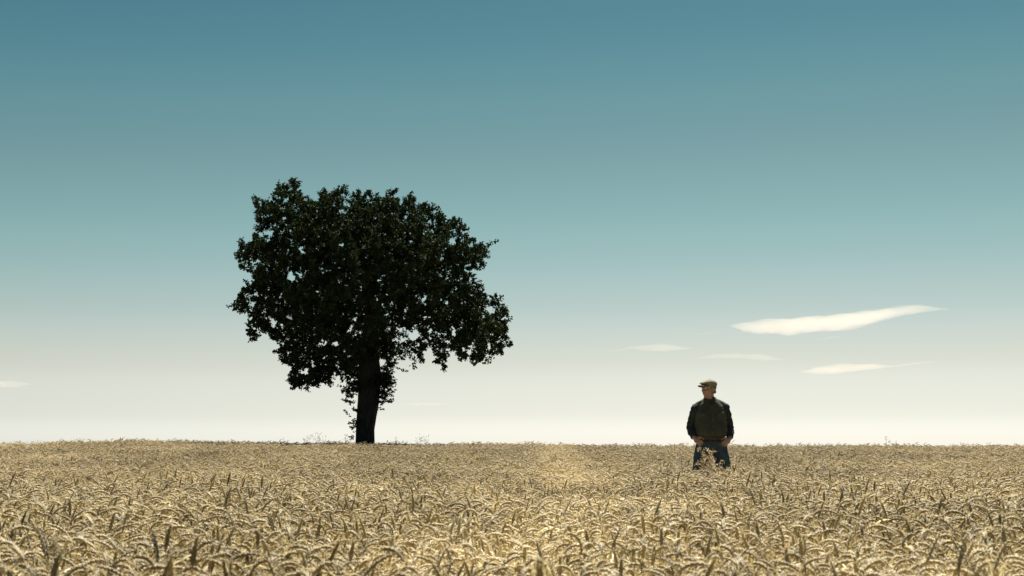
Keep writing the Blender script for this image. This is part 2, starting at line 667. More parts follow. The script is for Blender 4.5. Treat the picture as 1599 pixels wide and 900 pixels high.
pz_ = ground_z(px_, py_) - 0.01

wme = bpy.data.meshes.new('wheat_field')
wme.vertices.add(nW)
wme.vertices.foreach_set('co', np.stack([px_, py_, pz_], -1).astype(np.float32).ravel())
a = wme.attributes.new('kind_index', 'INT', 'POINT')
a.data.foreach_set('value', kind.astype(np.int32))
a = wme.attributes.new('turn', 'FLOAT_VECTOR', 'POINT')
a.data.foreach_set('vector', rot.ravel())
a = wme.attributes.new('size', 'FLOAT', 'POINT')
a.data.foreach_set('value', scl.astype(np.float32))
a = wme.attributes.new('pale', 'FLOAT', 'POINT')
a.data.foreach_set('value', pal.astype(np.float32))
wheat = link('wheat_field', wme)
tag(wheat, 'ripe golden wheat with nodding ears filling the whole field', 'wheat', kind='stuff')
ng = bpy.data.node_groups.new('wheat_scatter', 'GeometryNodeTree')
ng.interface.new_socket('Geometry', in_out='INPUT', socket_type='NodeSocketGeometry')
ng.interface.new_socket('Geometry', in_out='OUTPUT', socket_type='NodeSocketGeometry')
gi, go = ng.nodes.new('NodeGroupInput'), ng.nodes.new('NodeGroupOutput')
ci = ng.nodes.new('GeometryNodeCollectionInfo')
ci.inputs['Collection'].default_value = wheat_col
ci.inputs['Separate Children'].default_value = True
ci.inputs['Reset Children'].default_value = True
iop = ng.nodes.new('GeometryNodeInstanceOnPoints')
iop.inputs['Pick Instance'].default_value = True


def named(nm, ty):
    n_ = ng.nodes.new('GeometryNodeInputNamedAttribute')
    n_.data_type = ty
    n_.inputs['Name'].default_value = nm
    return n_.outputs['Attribute']


e2r = ng.nodes.new('FunctionNodeEulerToRotation')
ng.links.new(named('turn', 'FLOAT_VECTOR'), e2r.inputs[0])
m2p = ng.nodes.new('GeometryNodeMeshToPoints')
ng.links.new(gi.outputs[0], m2p.inputs['Mesh'])
ng.links.new(m2p.outputs[0], iop.inputs['Points'])
ng.links.new(ci.outputs[0], iop.inputs['Instance'])
ng.links.new(named('kind_index', 'INT'), iop.inputs['Instance Index'])
ng.links.new(e2r.outputs[0], iop.inputs['Rotation'])
ng.links.new(named('size', 'FLOAT'), iop.inputs['Scale'])
ng.links.new(iop.outputs[0], go.inputs[0])
gm = wheat.modifiers.new('scatter', 'NODES')
gm.node_group = ng

# ------------------------------------------------------------------ tree
OUTLINE = [(433, 283), (455, 285), (478, 289), (484, 311), (511, 302), (538, 291), (565, 298), (589, 305), (601, 312), (616, 302), (643, 306),
           (650, 327), (664, 322), (682, 325), (700, 338), (714, 343), (728, 357), (736, 379), (757, 384), (775, 376), (760, 399), (751, 413),
           (745, 428), (760, 453), (784, 467), (797, 497), (788, 515), (796, 537), (780, 552), (758, 569), (740, 565), (720, 560), (710, 547),
           (698, 545), (693, 580), (683, 572), (670, 553), (658, 557), (646, 573), (638, 556), (625, 556), (614, 572), (606, 600), (600, 606), (548, 606),
           (540, 592), (524, 598), (502, 604), (482, 611), (466, 606), (450, 599), (440, 582), (445, 567), (437, 552), (439, 537), (420, 522),
           (391, 530), (396, 500), (379, 491), (360, 480), (376, 472), (373, 458), (391, 446), (390, 430), (373, 413), (368, 398), (380, 383), (402, 376),
           (421, 373), (447, 369), (418, 361), (394, 356), (402, 338), (399, 312), (427, 322), (424, 294)]
SPARSE = [((640, 535), (46, 24), 0.42), ((624, 511), (10, 7), 1.0), ((559, 521), (7, 6), 0.9), ((500, 441), (8, 5), 0.8), ((655, 409), (6, 4), 0.8), ((575, 300), (8, 5), .6),
          ((703, 431), (7, 6), 0.8), ((662, 476), (12, 5), 0.7), ((470, 555), (10, 7), 0.6), ((520, 548), (9, 7), 0.6), ((690, 490), (10, 6), 0.7), ((628, 546), (14, 7), 0.6),
          ((531, 470), (7, 4), .6), ((447, 400), (5, 3), .7), ((595, 585), (8, 10), .5), ((530, 590), (12, 7), .7), ((480, 580), (8, 5), .6), ((737, 440), (7, 9), .8), ((430, 505), (9, 6), .7)]
poly = np.array([(lambda p: (p.x, p.z))(at(x, y, TREE_Y)) for x, y in OUTLINE])


def in_poly(P):
    x, z = P[:, 0], P[:, 1]
    r = np.zeros(len(P), bool)
    j = len(poly) - 1
    for i in range(len(poly)):
        xi, zi = poly[i]
        xj, zj = poly[j]
        c = ((zi > z) != (zj > z)) & (x < (xj - xi) * (z - zi) / (zj - zi + 1e-12) + xi)
        r ^= c
        j = i
    return r


def poly_dist(P):
    d = np.full(len(P), 1e9)
    j = len(poly) - 1
    for i in range(len(poly)):
        A, B = poly[j], poly[i]
        ab = B - A
        t = np.clip(((P - A) @ ab) / (ab @ ab), 0, 1)
        d = np.minimum(d, np.hypot(*(P - A - t[:, None] * ab).T))
        j = i
    return d


sp_w = []
for (c, r_, s) in SPARSE:
    p0 = at(c[0], c[1], TREE_Y)
    sp_w.append((p0.x, p0.z, r_[0] * 0.02, r_[1] * 0.02, s))


def sparse(P):
    k = np.zeros(len(P))
    for (cx, cz, rx, rz, s) in sp_w:
        q = ((P[:, 0] - cx) / rx) ** 2 + ((P[:, 1] - cz) / rz) ** 2
        k = np.maximum(k, s * np.exp(-q * q * 0.7))
    return k


def crown_depth(s):
    Rr = 3.7
    s = np.minimum(s * 1.15, Rr)
    return np.sqrt(np.maximum(2 * Rr * s - s * s, 0))


# attraction points through the crown
rng = np.random.default_rng(23)
lo, hi = poly.min(0), poly.max(0)
pts = []
while sum(map(len, pts)) < 2600:
    P = rng.uniform(lo, hi, (4000, 2))
    P = P[in_poly(P)]
    s = poly_dist(P)
    yd = crown_depth(s)
    y = rng.uniform(-1, 1, len(P)) * yd
    # even in volume: keep in proportion to depth
    k = rng.random(len(P)) < np.clip(yd / 3.7, 0.12, 1)
    k &= rng.random(len(P)) > sparse(P) * 0.8
    k &= s > 0.03
    pts.append(np.stack([P[k, 0], y[k] + TREE_Y, P[k, 1]], -1))
att = np.concatenate(pts)[:2600]
# and out to every tip of the crown's edge
pc_ = poly.mean(0)
edge = []
for i in range(len(poly)):
    for f in (0.04, 0.22, 0.45):
        q = poly[i] + (pc_ - poly[i]) / np.linalg.norm(pc_ - poly[i]) * f
        if in_poly(q[None])[0]:
            edge.append((q[0], TREE_Y + rng.normal(0, 0.25), q[1]))
att = np.concatenate([att, np.array(edge)])

# branch growth towards them
gz_tree = float(ground_z(TREE_X, TREE_Y))
root = np.array([TREE_X, TREE_Y, gz_tree - 0.1])
nodes, parent = [root], [-1]
trunk_path = [at(570, 672, TREE_Y), at(572, 650, TREE_Y), at(575, 628, TREE_Y), at(577, 605, TREE_Y), at(577, 582, TREE_Y), at(576, 560, TREE_Y), at(577, 535, TREE_Y), at(580, 505, TREE_Y), at(578, 470, TREE_Y), at(570, 440, TREE_Y)]
for p in trunk_path:
    nodes.append(np.array(p))
    parent.append(len(nodes) - 2)
N_TRUNK = len(nodes)
STEP, INF, KILL = 0.22, 2.4, 0.32
nodes = [np.asarray(n) for n in nodes]
alive = np.ones(len(att), bool)
first = 4
near_i = np.full(len(att), -1)
near_d = np.full(len(att), 1e9)


def absorb(start):
    global near_i, near_d
    for i in range(max(start, first), len(nodes)):
        d = np.linalg.norm(att - nodes[i], axis=1)
        b = d < near_d
        near_d[b] = d[b]
        near_i[b] = i


absorb(first)
for it in range(90):
    idx = np.where(alive & (near_d < (INF if it > 3 else 9)))[0]
    if len(idx) == 0:
        break
    grow = {}
    for a_ in idx:
        i = near_i[a_]
        v = att[a_] - nodes[i]
        grow.setdefault(i, []).append(v / (np.linalg.norm(v) + 1e-9))
    start = len(nodes)
    for i, vs in grow.items():
        d = np.sum(vs, axis=0) + rng.normal(0, 0.25, 3)
        n = np.linalg.norm(d)
        if n < 1e-3:
            continue
        q = nodes[i] + d / n * STEP
        nodes.append(q)
        parent.append(i)
    absorb(start)
    alive &= near_d > KILL
    if len(nodes) > 6000:
        break
nodes = np.array(nodes)
parent = np.array(parent)
NN = len(nodes)
kids = [[] for _ in range(NN)]
for i in range(1, NN):
    kids[parent[i]].append(i)
rad = np.zeros(NN)
for i in range(NN - 1, -1, -1):
    rad[i] = 0.007 if not kids[i] else sum(rad[k] ** 2.25 for k in kids[i]) ** (1 / 2.25)
trunk_r = [0.30, 0.285, 0.295, 0.315, 0.335, 0.345, 0.31, 0.26, 0.21, 0.17, 0.12]
cap_r = 0.17
scale_r = cap_r / max(rad[N_TRUNK:].max(), 1e-6)
rad = np.maximum(rad * min(scale_r, 1.2), 0.006)
for i in range(N_TRUNK):
    rad[i] = trunk_r[i]

# trunk: a ribbed, uneven bole
tb = MB()
tp = [Vector(nodes[i]) for i in range(N_TRUNK)]
dense, dr = [], []
for i in range(N_TRUNK - 1):
    for k in range(4):
        t = k / 4
        dense.append(tp[i].lerp(tp[i + 1], t))
        dr.append(trunk_r[i] * (1 - t) + trunk_r[i + 1] * t)
rings = []
NR = 36
for j, (p, r) in enumerate(zip(dense, dr)):
    g = []
    hz = p.z - gz_tree
    flare = 1 + 0.10 * math.exp(-max(hz, 0) / 0.25)
    for k in range(NR):
        an = 2 * math.pi * k / NR
        rib = 0.05 * math.sin(an * 9 + 1.2 * math.sin(hz * 2)) + 0.05 * mnoise.noise(Vector((math.cos(an) * 2, math.sin(an) * 2, hz * 1.4)))
        rib += 0.10 * math.exp(-max(hz, 0) / 0.3) * math.sin(an * 5 + 0.7)
        rr = r * flare * (1 + rib)
        g.append((p.x + rr * math.cos(an), p.y + rr * math.sin(an), p.z))
    rings.append(g)
tb.loft(rings)
tree = empty('tree', (TREE_X, TREE_Y, gz_tree))
tag(tree, 'lone dark broad-crowned tree standing at the far edge of the wheat', 'tree')


def under(o, par):
    """Parents o keeping its world place (the parent is an unrotated empty)."""
    o.parent = par
    o.location = Vector(o.location) - Vector(par.location)
    return o


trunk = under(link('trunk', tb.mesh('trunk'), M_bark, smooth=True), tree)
# limbs: chains of nodes from each fork
bb = MB()
for i in range(NN):
    for k in kids[i]:
        if k < N_TRUNK:
            continue
        if i >= N_TRUNK and max(kids[i], key=lambda c: rad[c]) == k:
            continue                       # continues an earlier chain
        chain, c = [i, k], k
        while kids[c]:
            c = max(kids[c], key=lambda q: rad[q])
            chain.append(c)
        pr = [rad[q] for q in chain]
        pr[0] = min(pr[0], pr[1] * 1.25)
        bb.tube([nodes[q] for q in chain], pr, 7 if pr[0] > 0.05 else 4, cap=False)
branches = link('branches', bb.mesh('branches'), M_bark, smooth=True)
branches.parent = trunk
branches.location = -Vector(tree.location)


def leaf_mesh(name, P, D, L, W):
    """Leaves with base P, direction D, length L, width W: six-cornered blades folded at the midrib."""
    n = len(P)
    D = D / np.linalg.norm(D, axis=1, keepdims=True)
    Rn = rng.normal(0, 1, (n, 3))
    Rn[:, 2] += 0.8
    S = np.cross(D, Rn)
    S /= np.linalg.norm(S, axis=1, keepdims=True) + 1e-9
    U = np.cross(S, D)
    L, W = L[:, None], W[:, None]
    b = P
    t = P + D * L - U * L * 0.12
    m1 = P + D * L * 0.35 + U * W * 0.05
    l1 = P + D * L * 0.32 + S * W * 0.48 + U * W * 0.25
    r1 = P + D * L * 0.32 - S * W * 0.48 + U * W * 0.25
    l2 = P + D * L * 0.70 + S * W * 0.38 + U * W * 0.12
    r2 = P + D * L * 0.70 - S * W * 0.38 + U * W * 0.12
    V = np.stack([b, l1, l2, t, r2, r1], 1).reshape(-1, 3)
    o = (np.arange(n) * 6)[:, None]
    Fq = np.concatenate([o + np.array([[0, 1, 2, 3]]), o + np.array([[0, 3, 4, 5]])], 0)
    return mesh_np(name, V, Fq)


# sprays of leaves on the fine twigs
tips = np.where((rad < 0.022) & (np.arange(NN) >= N_TRUNK))[0]
tw_mb = MB()
LP, LD = [], []
cen = np.array([at(580, 470, TREE_Y).x, TREE_Y, at(580, 470, TREE_Y).z])
for i in tips:
    term = not kids[i]
    fwd = nodes[i] - nodes[parent[i]]
    fwd = fwd / (np.linalg.norm(fwd) + 1e-9)
    for q in range(5 if term else 3):
        d = fwd * (0.8 if term else 0.2) + rng.normal(0, 0.7, 3)
        d[2] += 0.12
        d /= np.linalg.norm(d)
        L = rng.uniform(0.16, 0.40) * (1.0 if term else 0.85)
        p0, p1 = nodes[i], nodes[i] + d * L
        e = np.array([[p1[0], p1[2]]])
        if not in_poly(e)[0] and poly_dist(e)[0] > 0.10:
            continue
        if rng.random() < sparse(e)[0] * 0.85:
            continue
        if term or q == 0:
            tw_mb.tube([p0, p0 * 0.5 + p1 * 0.5 + np.array([0, 0, 0.015]), p1], [0.005, 0.004, 0.002], 3, cap=False)
        nl = int(17 + 105 * L)
        for k in range(nl):
            t = rng.uniform(0.15, 1.05)
            o = p0 + (p1 - p0) * t + rng.normal(0, 0.022, 3)
            ld = d * 0.7 + rng.normal(0, 0.75, 3)
            ld[2] -= 0.2
            LP.append(o)
            LD.append(ld)
# branchlets that stand out of the crown's edge
for (xa, ya, xb, yb) in ((738, 396, 776, 376), (742, 400, 762, 392), (398, 470, 359, 481), (400, 388, 368, 398), (432, 306, 434, 282), (446, 305, 456, 284), (540, 312, 540, 290), (640, 325, 644, 305),
                         (688, 345, 684, 322), (688, 548, 693, 580), (606, 574, 636, 571), (648, 552, 646, 574), (420, 340, 396, 355), (424, 322, 401, 312), (776, 478, 797, 497), (770, 550, 757, 568), (470, 596, 482, 611)):
    p0, p1 = np.array(at(xa, ya, TREE_Y)), np.array(at(xb, yb, TREE_Y))
    p0[1] = p1[1] = TREE_Y + rng.normal(0, 0.3)
    d = (p1 - p0) / np.linalg.norm(p1 - p0)
    L = np.linalg.norm(p1 - p0)
    tw_mb.tube([p0 - d * 0.35, (p0 + p1) / 2 + rng.normal(0, 0.015, 3), p1], [0.012, 0.008, 0.003], 4, cap=False)
    for k in range(int(40 + 110 * L)):
        t = rng.random() ** 1.35
        LP.append(p0 + (p1 - p0) * t + rng.normal(0, 0.02 + 0.055 * (1 - t), 3))
        LD.append(d * 0.6 + rng.normal(0, 0.7, 3))
LP, LD = np.array(LP), np.array(LD)
q2 = LP[:, [0, 2]]
keep = (in_poly(q2) | (poly_dist(q2) < 0.07)) & (rng.random(len(LP)) > sparse(q2) * 0.9)
LP, LD = LP[keep], LD[keep]
nL = len(LP)
print('tree nodes', NN, 'leaves', nL, 'wheat points', nW)
LL = rng.uniform(0.048, 0.088, nL)
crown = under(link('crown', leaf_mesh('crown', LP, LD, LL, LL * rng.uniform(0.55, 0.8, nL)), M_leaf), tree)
twigs = link('twigs', tw_mb.mesh('twigs'), M_bark)
twigs.parent = crown
twigs.location = -Vector(tree.location)
for o_ in (crown, twigs, branches):
    tag(o_, kind='stuff')

# sprouts on the bole
sh_mb = MB()
SP, SD = [], []
for (px, py, cx, n, L0) in [(553, 612, -1, 22, 0.42), (546, 622, -1, 10, 0.3), (601, 605, 1, 34, 0.46), (598, 622, 1, 26, 0.42), (600, 588, 1, 16, 0.4), (603, 566, 1, 12, 0.7),
                            (556, 664, -1, 9, 0.26), (555, 655, -1, 4, 0.45), (556, 672, -1, 5, 0.2), (596, 632, 1, 4, 0.3), (550, 630, -1, 4, 0.28)]:
    for q in range(n):
        o = np.array(at(px - cx * 7, py, TREE_Y)) + rng.normal(0, 0.10, 3)
        o[1] = TREE_Y - rng.uniform(-0.12, 0.34)
        d = np.array([cx * rng.uniform(0.3, 1.0), rng.normal(-0.25, 0.35), rng.uniform(-0.25, 0.9)])
        d /= np.linalg.norm(d)
        L = L0 * rng.uniform(0.5, 1.1)
        p1 = o + d * L
        sh_mb.tube([o, o * 0.5 + p1 * 0.5, p1], [0.006, 0.004, 0.002], 3, cap=False)
        for k in range(int(5 + 44 * L)):
            t = rng.uniform(0.2, 1.03)
            SP.append(o + (p1 - o) * t + rng.normal(0, 0.012, 3))
            SD.append(d + rng.normal(0, 0.6, 3))
SP, SD = np.array(SP), np.array(SD)
sl = rng.uniform(0.05, 0.09, len(SP))
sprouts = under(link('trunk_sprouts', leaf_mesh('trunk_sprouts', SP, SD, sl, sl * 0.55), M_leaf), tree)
ss = link('sprout_stems', sh_mb.mesh('sprout_stems'), M_bark)
ss.parent = sprouts
ss.location = -Vector(tree.location)
for o_ in (sprouts, ss):
    tag(o_, kind='stuff')

# ------------------------------------------------------------------ grass round the tree's foot, and fine grass on the far left
def blades(name, X, Y, H, W, mat):
    n = len(X)
    Z = ground_z(X, Y)
    an = rng.uniform(0, 2 * np.pi, n)
    ln = rng.uniform(0.1, 0.5, n) * H
    sx, sy = np.cos(an + 1.57) * W, np.sin(an + 1.57) * W
    dx, dy = np.cos(an) * ln, np.sin(an) * ln
    V = np.stack([np.stack([X - sx, Y - sy, Z], -1), np.stack([X + sx, Y + sy, Z], -1),
                  np.stack([X + sx * .7 + dx * .35, Y + sy * .7 + dy * .35, Z + H * .6], -1), np.stack([X - sx * .7 + dx * .35, Y - sy * .7 + dy * .35, Z + H * .6], -1),
                  np.stack([X + dx, Y + dy, Z + H], -1), np.stack([X + dx * .98, Y + dy * .98, Z + H * .97], -1)], 1).reshape(-1, 3)
    o = (np.arange(n) * 6)[:, None]
    return mesh_np(name, V, np.concatenate([o + np.array([[0, 1, 2, 3]]), o + np.array([[3, 2, 4, 5]])], 0))


n = 2600
r_ = 0.35 + np.abs(rng.normal(0, 0.45, n))
a_ = rng.uniform(0, 2 * np.pi, n)
gX, gY = TREE_X + r_ * np.cos(a_) * 1.2, TREE_Y + r_ * np.sin(a_)
gr = link('verge_grass', blades('verge_grass', gX, gY, rng.uniform(0.3, 0.72, n), rng.uniform(0.004, 0.009, n), M_green), M_green)
tag(gr, 'dark rough grass round the foot of the tree trunk', 'grass', kind='stuff')
n = 9000
gX = rng.uniform(-21, -8.5, n)
gY = rng.uniform(28, 40, n)
k = rng.random(n) < np.exp(-((gX + 14) / 3.2) ** 2)
gX, gY = gX[k], gY[k]
gr2 = link('dry_grass', blades('dry_grass', gX, gY, rng.uniform(0.50, 0.76, len(gX)), rng.uniform(0.003, 0.006, len(gX)), M_grass), M_grass)
tag(gr2, 'fine yellow grass among the wheat at the far left skyline', 'grass', kind='stuff')


# ------------------------------------------------------------------ tall weeds on the skyline
def weed(px, py_top, depth, label, spread=0.12, nst=4, umbels=True, seed=0):
    rr = random.Random(seed)
    top = at(px, py_top, depth)
    gz = float(ground_z(top.x, depth))
    root_o = empty('tall_weed', (top.x, depth, gz))
    H = top.z - gz
    s_mb, h_mb = MB(), MB()
    for q in range(nst):
        a1 = rr.uniform(0, 6.28)
        hh = H * (1 if q == 0 else rr.uniform(0.82, 1.0))
        tip = Vector((math.cos(a1) * spread * rr.uniform(.3, 1), math.sin(a1) * spread * .6, hh))
        mid = Vector((tip.x * 0.35, tip.y * 0.35, hh * 0.55))
        s_mb.tube([(0, 0, 0), mid, tip], [0.0034, 0.0026, 0.0014], 4)
        for b in range(4):
            t = rr.uniform(0.62, 0.97)
            o = mid.lerp(tip, (t - 0.55) / 0.45)
            a2 = rr.uniform(0, 6.28)
            e = o + Vector((math.cos(a2), math.sin(a2), rr.uniform(0.5, 1.4))).normalized() * rr.uniform(0.05, 0.12)
            s_mb.tube([o, e], [0.0025, 0.0016], 3)
            h_mb.ball(e, (0.008, 0.008, 0.011), nu=6, nv=5)
        h_mb.ball(tip, (0.009, 0.009, 0.013), nu=6, nv=5)
    st_o = link('stem', s_mb.mesh('stem'), M_weed, root_o)
    tag(st_o, kind='stuff')
    tag(link('seed_head', h_mb.mesh('seed_head'), M_weed, st_o), kind='stuff')
    P = np.array([[0, 0, rr.uniform(0.2, 0.85) * H] for _ in range(22)])
    P[:, :2] = rng.normal(0, 0.03, (22, 2))
    D = rng.normal(0, 1, (22, 3))
    D[:, 2] = np.abs(D[:, 2]) * 0.4
    l_ = rng.uniform(0.05, 0.13, 22)
    tag(link('leaf', leaf_mesh('leaf', P, D, l_, l_ * 0.3), M_weed, root_o), kind='stuff')
    tag(root_o, label, 'weed', 'tall weeds on the skyline')
    return root_o


weed(440, 684, 42.5, 'short thin weed on the skyline, leftmost of those left of the tree', .10, 3, seed=1)
weed(478, 680, 42, 'branching dry weed on the skyline left of the tree, below the crown edge', .16, 5, seed=2)
weed(495, 677, 42, 'tallest bushy weed on the skyline left of the tree trunk', .20, 6, seed=3)
weed(508, 681, 42.3, 'low weed just right of the tallest weed left of the trunk', .10, 3, seed=4)
weed(543, 679, 39.2, 'leafy weed against the left foot of the tree trunk', .14, 6, seed=5)
weed(617, 683, 41.5, 'small single weed on the skyline just right of the trunk', .08, 3, seed=6)
weed(656, 678, 42, 'bushy weed on the skyline right of the tree trunk', .16, 5, seed=7)
weed(668, 681, 42.4, 'lower weed beside the bushy weed right of the trunk', .10, 3, seed=8)
weed(1386, 682, 40, 'lone thin weed on the skyline right of the man', .09, 3, seed=9)
weed(1401, 689, 40, 'tiny weed tip just right of the lone skyline weed', .06, 2, seed=10)

# ------------------------------------------------------------------ the man

M_skin = mat_basic('skin', [(0.3, (0.27, 0.155, 0.12)), (0.7, (0.37, 0.225, 0.175))], scale=30, rough=0.55, spec=0.35, bump=0.15, bscale=160)
M_jacket = mat_basic('jacket_cloth', [(0.3, (0.046, 0.048, 0.038)), (0.7, (0.064, 0.065, 0.052))], scale=9, rough=0.9, spec=0.12, bump=0.15, bscale=260)
M_sleeve = mat_basic('sleeve_cloth', [(0.3, (0.022, 0.027, 0.027)), (0.7, (0.034, 0.040, 0.040))], scale=9, rough=0.9, spec=0.12, bump=0.15, bscale=260)
M_trouser = mat_basic('trouser_cloth', [(0.3, (0.040, 0.060, 0.082)), (0.7, (0.062, 0.086, 0.110))], scale=12, rough=0.92, spec=0.12, bump=0.35, bscale=300)
M_cap = mat_basic('tweed', [(0.35, (0.11, 0.10, 0.07)), (0.5, (0.22, 0.205, 0.145)), (0.65, (0.33, 0.31, 0.235))], scale=150, rough=0.95, spec=0.1, bump=0.5, bscale=350)
M_dark = mat_basic('dark_leather', [(0.3, (0.018, 0.014, 0.011)), (0.7, (0.04, 0.03, 0.022))], scale=25, rough=0.6, spec=0.3, bump=0.2)
M_shirt = mat_basic('shirt_cloth', [(0.3, (0.05, 0.055, 0.075)), (0.7, (0.075, 0.08, 0.105))], scale=40, rough=0.9, spec=0.1)
M_hair = mat_basic('grey_hair', [(0.3, (0.10, 0.09, 0.08)), (0.7, (0.22, 0.20, 0.18))], scale=90, rough=0.7, spec=0.3, bump=0.6, bscale=200)
M_eye = mat_basic('eye', [(0.3, (0.55, 0.52, 0.48)), (0.7, (0.6, 0.57, 0.53))], scale=5, rough=0.15, spec=0.5)
M_iris = mat_basic('iris', [(0.3, (0.02, 0.03, 0.035)), (0.7, (0.05, 0.06, 0.06))], scale=50, rough=0.15, spec=0.5)
M_brass = mat_basic('button', [(0.3, (0.05, 0.045, 0.035)), (0.7, (0.09, 0.08, 0.06))], scale=30, rough=0.4, spec=0.5)

gz_man = float(ground_z(MAN_X, MAN_Y))
MAN_LOC = Vector((MAN_X, MAN_Y, gz_man))

# pose (x to the right of the picture, -y towards the camera)
SHO = {-1: Vector((-0.180, 0.01, 1.405)), 1: Vector((0.180, 0.01, 1.410))}
ELB = {-1: Vector((-0.250, 0.075, 1.160)), 1: Vector((0.245, 0.07, 1.160))}
WRI = {-1: Vector((-0.232, -0.085, 1.030)), 1: Vector((0.230, -0.085, 1.022))}
HIP = {-1: Vector((-0.10, 0.01, 0.93)), 1: Vector((0.10, 0.01, 0.93))}
KNE = {-1: Vector((-0.178, -0.03, 0.50)), 1: Vector((0.186, -0.025, 0.50))}
ANK = {-1: Vector((-0.228, 0.03, 0.09)), 1: Vector((0.236, 0.02, 0.09))}
HEAD_C = Vector((-0.022, -0.022, 1.655))
YAW = R(-58)                            # the head is turned to his right
HROT = Matrix.Rotation(YAW, 3, 'Z') @ Matrix.Rotation(R(3), 3, 'X')


def hp(x, y, z):
    """Head coordinates (face towards -y) to body coordinates."""
    return HEAD_C + HROT @ Vector((x, y, z))


bm_ = MB()
# trunk and legs under the clothes
bm_.limb([(0, 0.02, 0.95), (0, 0.01, 1.05), (0, 0.0, 1.2), (0, 0.005, 1.36)], [0.125, 0.12, 0.125, 0.115], 18)
bm_.limb([SHO[-1] + Vector((0.06, 0, -0.02)), SHO[1] + Vector((-0.06, 0, -0.02))], [0.065, 0.065])
bm_.limb([(0, 0.03, 1.42), (-0.004, 0.02, 1.50), (-0.012, 0.002, 1.585)], [0.068, 0.060, 0.058], 16)
for s_ in (-1, 1):
    bm_.limb([SHO[s_], SHO[s_].lerp(ELB[s_], 0.5), ELB[s_], ELB[s_].lerp(WRI[s_], 0.35), WRI[s_]], [0.052, 0.046, 0.038, 0.038, 0.027])
    bm_.limb([HIP[s_], HIP[s_].lerp(KNE[s_], 0.5), KNE[s_], KNE[s_].lerp(ANK[s_], 0.3), ANK[s_]], [0.082, 0.070, 0.052, 0.05, 0.036])
    bm_.limb([ANK[s_] + Vector((0, 0.02, -0.05)), ANK[s_] + Vector((s_ * 0.03, -0.10, -0.058)), ANK[s_] + Vector((s_ * 0.045, -0.16, -0.062))], [0.032, 0.03, 0.022])
# hands: palm against the front of the thigh, fingers curled, thumb along the pocket edge
for s_ in (-1, 1):
    w_ = WRI[s_]
    inw = Vector((-s_, 0, 0))
    fd = (inw * 0.72 + Vector((0, -0.22, -0.66))).normalized()       # down the hand
    ac = (Vector((0, -0.55, 0.0)) + inw * 0.10 + Vector((0, 0, 0.35)))
    bk = fd.cross(Vector((0, 1, 0))).normalized()
    if bk.z < 0:
        bk = -bk                                                     # thumb side: up
    pn_ = fd.cross(bk).normalized()
    if pn_.y > 0:
        pn_ = -pn_                                                   # back of the hand: to the camera
    pc = w_ + fd * 0.055
    bm_.limb([w_, w_ + fd * 0.03], [0.027, 0.027])
    rotm = Matrix((bk, pn_, fd)).transposed()
    bm_.ball(pc, (0.043, 0.018, 0.050), rotm)
    for q, (off, l_) in enumerate(((0.030, 0.9), (0.011, 1.0), (-0.009, 0.94), (-0.028, 0.76))):
        b0 = pc + fd * 0.036 + bk * off
        d1 = (fd * 0.86 - pn_ * 0.42 + bk * off * 2).normalized()
        d2 = (fd * 0.25 - pn_ * 0.95).normalized()
        d3_ = (-fd * 0.55 - pn_ * 0.75).normalized()
        k1 = b0 + d1 * 0.040 * l_
        k2 = k1 + d2 * 0.026 * l_
        k3 = k2 + d3_ * 0.018 * l_
        bm_.limb([b0, k1, k2, k3], [0.0100, 0.0094, 0.0086, 0.0074], 10)
    t0 = pc - fd * 0.020 + bk * 0.032
    t1 = t0 + (fd * 0.62 + bk * 0.70 + pn_ * 0.12).normalized() * 0.034
    t2 = t1 + (fd * 0.92 + bk * 0.22).normalized() * 0.030
    t3 = t2 + (fd * 0.98 - bk * 0.05).normalized() * 0.020
    bm_.limb([t0, t1, t2, t3], [0.0145, 0.0120, 0.0105, 0.0085], 10)
# head
bm_.ball(hp(0, 0.012, 0.022), (0.076, 0.095, 0.086), HROT, 24, 16)
bm_.ball(hp(0, -0.020, -0.035), (0.066, 0.072, 0.078), HROT, 20, 14)          # face
bm_.ball(hp(0, -0.050, -0.088), (0.036, 0.032, 0.028), HROT)                  # chin
for s_ in (-1, 1):
    bm_.ball(hp(s_ * 0.038, -0.010, -0.074), (0.030, 0.048, 0.030), HROT)     # jaw
    bm_.ball(hp(s_ * 0.040, -0.062, -0.022), (0.022, 0.018, 0.018), HROT)     # cheek
    bm_.ball(hp(s_ * 0.030, -0.083, 0.026), (0.026, 0.012, 0.010), HROT)      # brow
    bm_.ball(hp(s_ * 0.077, 0.010, -0.010), (0.008, 0.017, 0.031), HROT @ Matrix.Rotation(R(12), 3, 'X'))   # ear
    bm_.ball(hp(s_ * 0.074, 0.014, -0.006), (0.010, 0.010, 0.020), HROT)
    bm_.ball(hp(s_ * 0.013, -0.098, -0.026), (0.009, 0.011, 0.008), HROT)     # nostril
bm_.limb([hp(0, -0.086, 0.020), hp(0, -0.098, 0.0), hp(0, -0.109, -0.022)], [0.010, 0.0105, 0.0125], 10)    # nose
bm_.ball(hp(0, -0.088, -0.051), (0.023, 0.010, 0.0055), HROT)                 # lips
bm_.ball(hp(0, -0.086, -0.062), (0.020, 0.010, 0.0060), HROT)
bm_.limb([hp(0, -0.012, -0.088), (-0.012, -0.005, 1.52)], [0.048, 0.056], 14)  # under the chin
body = remeshed(bm_, 'person', 0.0052, smooth=3, fac=0.5)
person = link('person', body, M_skin, smooth=True)
person.location = MAN_LOC
tag(person, 'man in tweed flat cap, dark olive jacket and blue-grey trousers standing in the wheat', 'person')

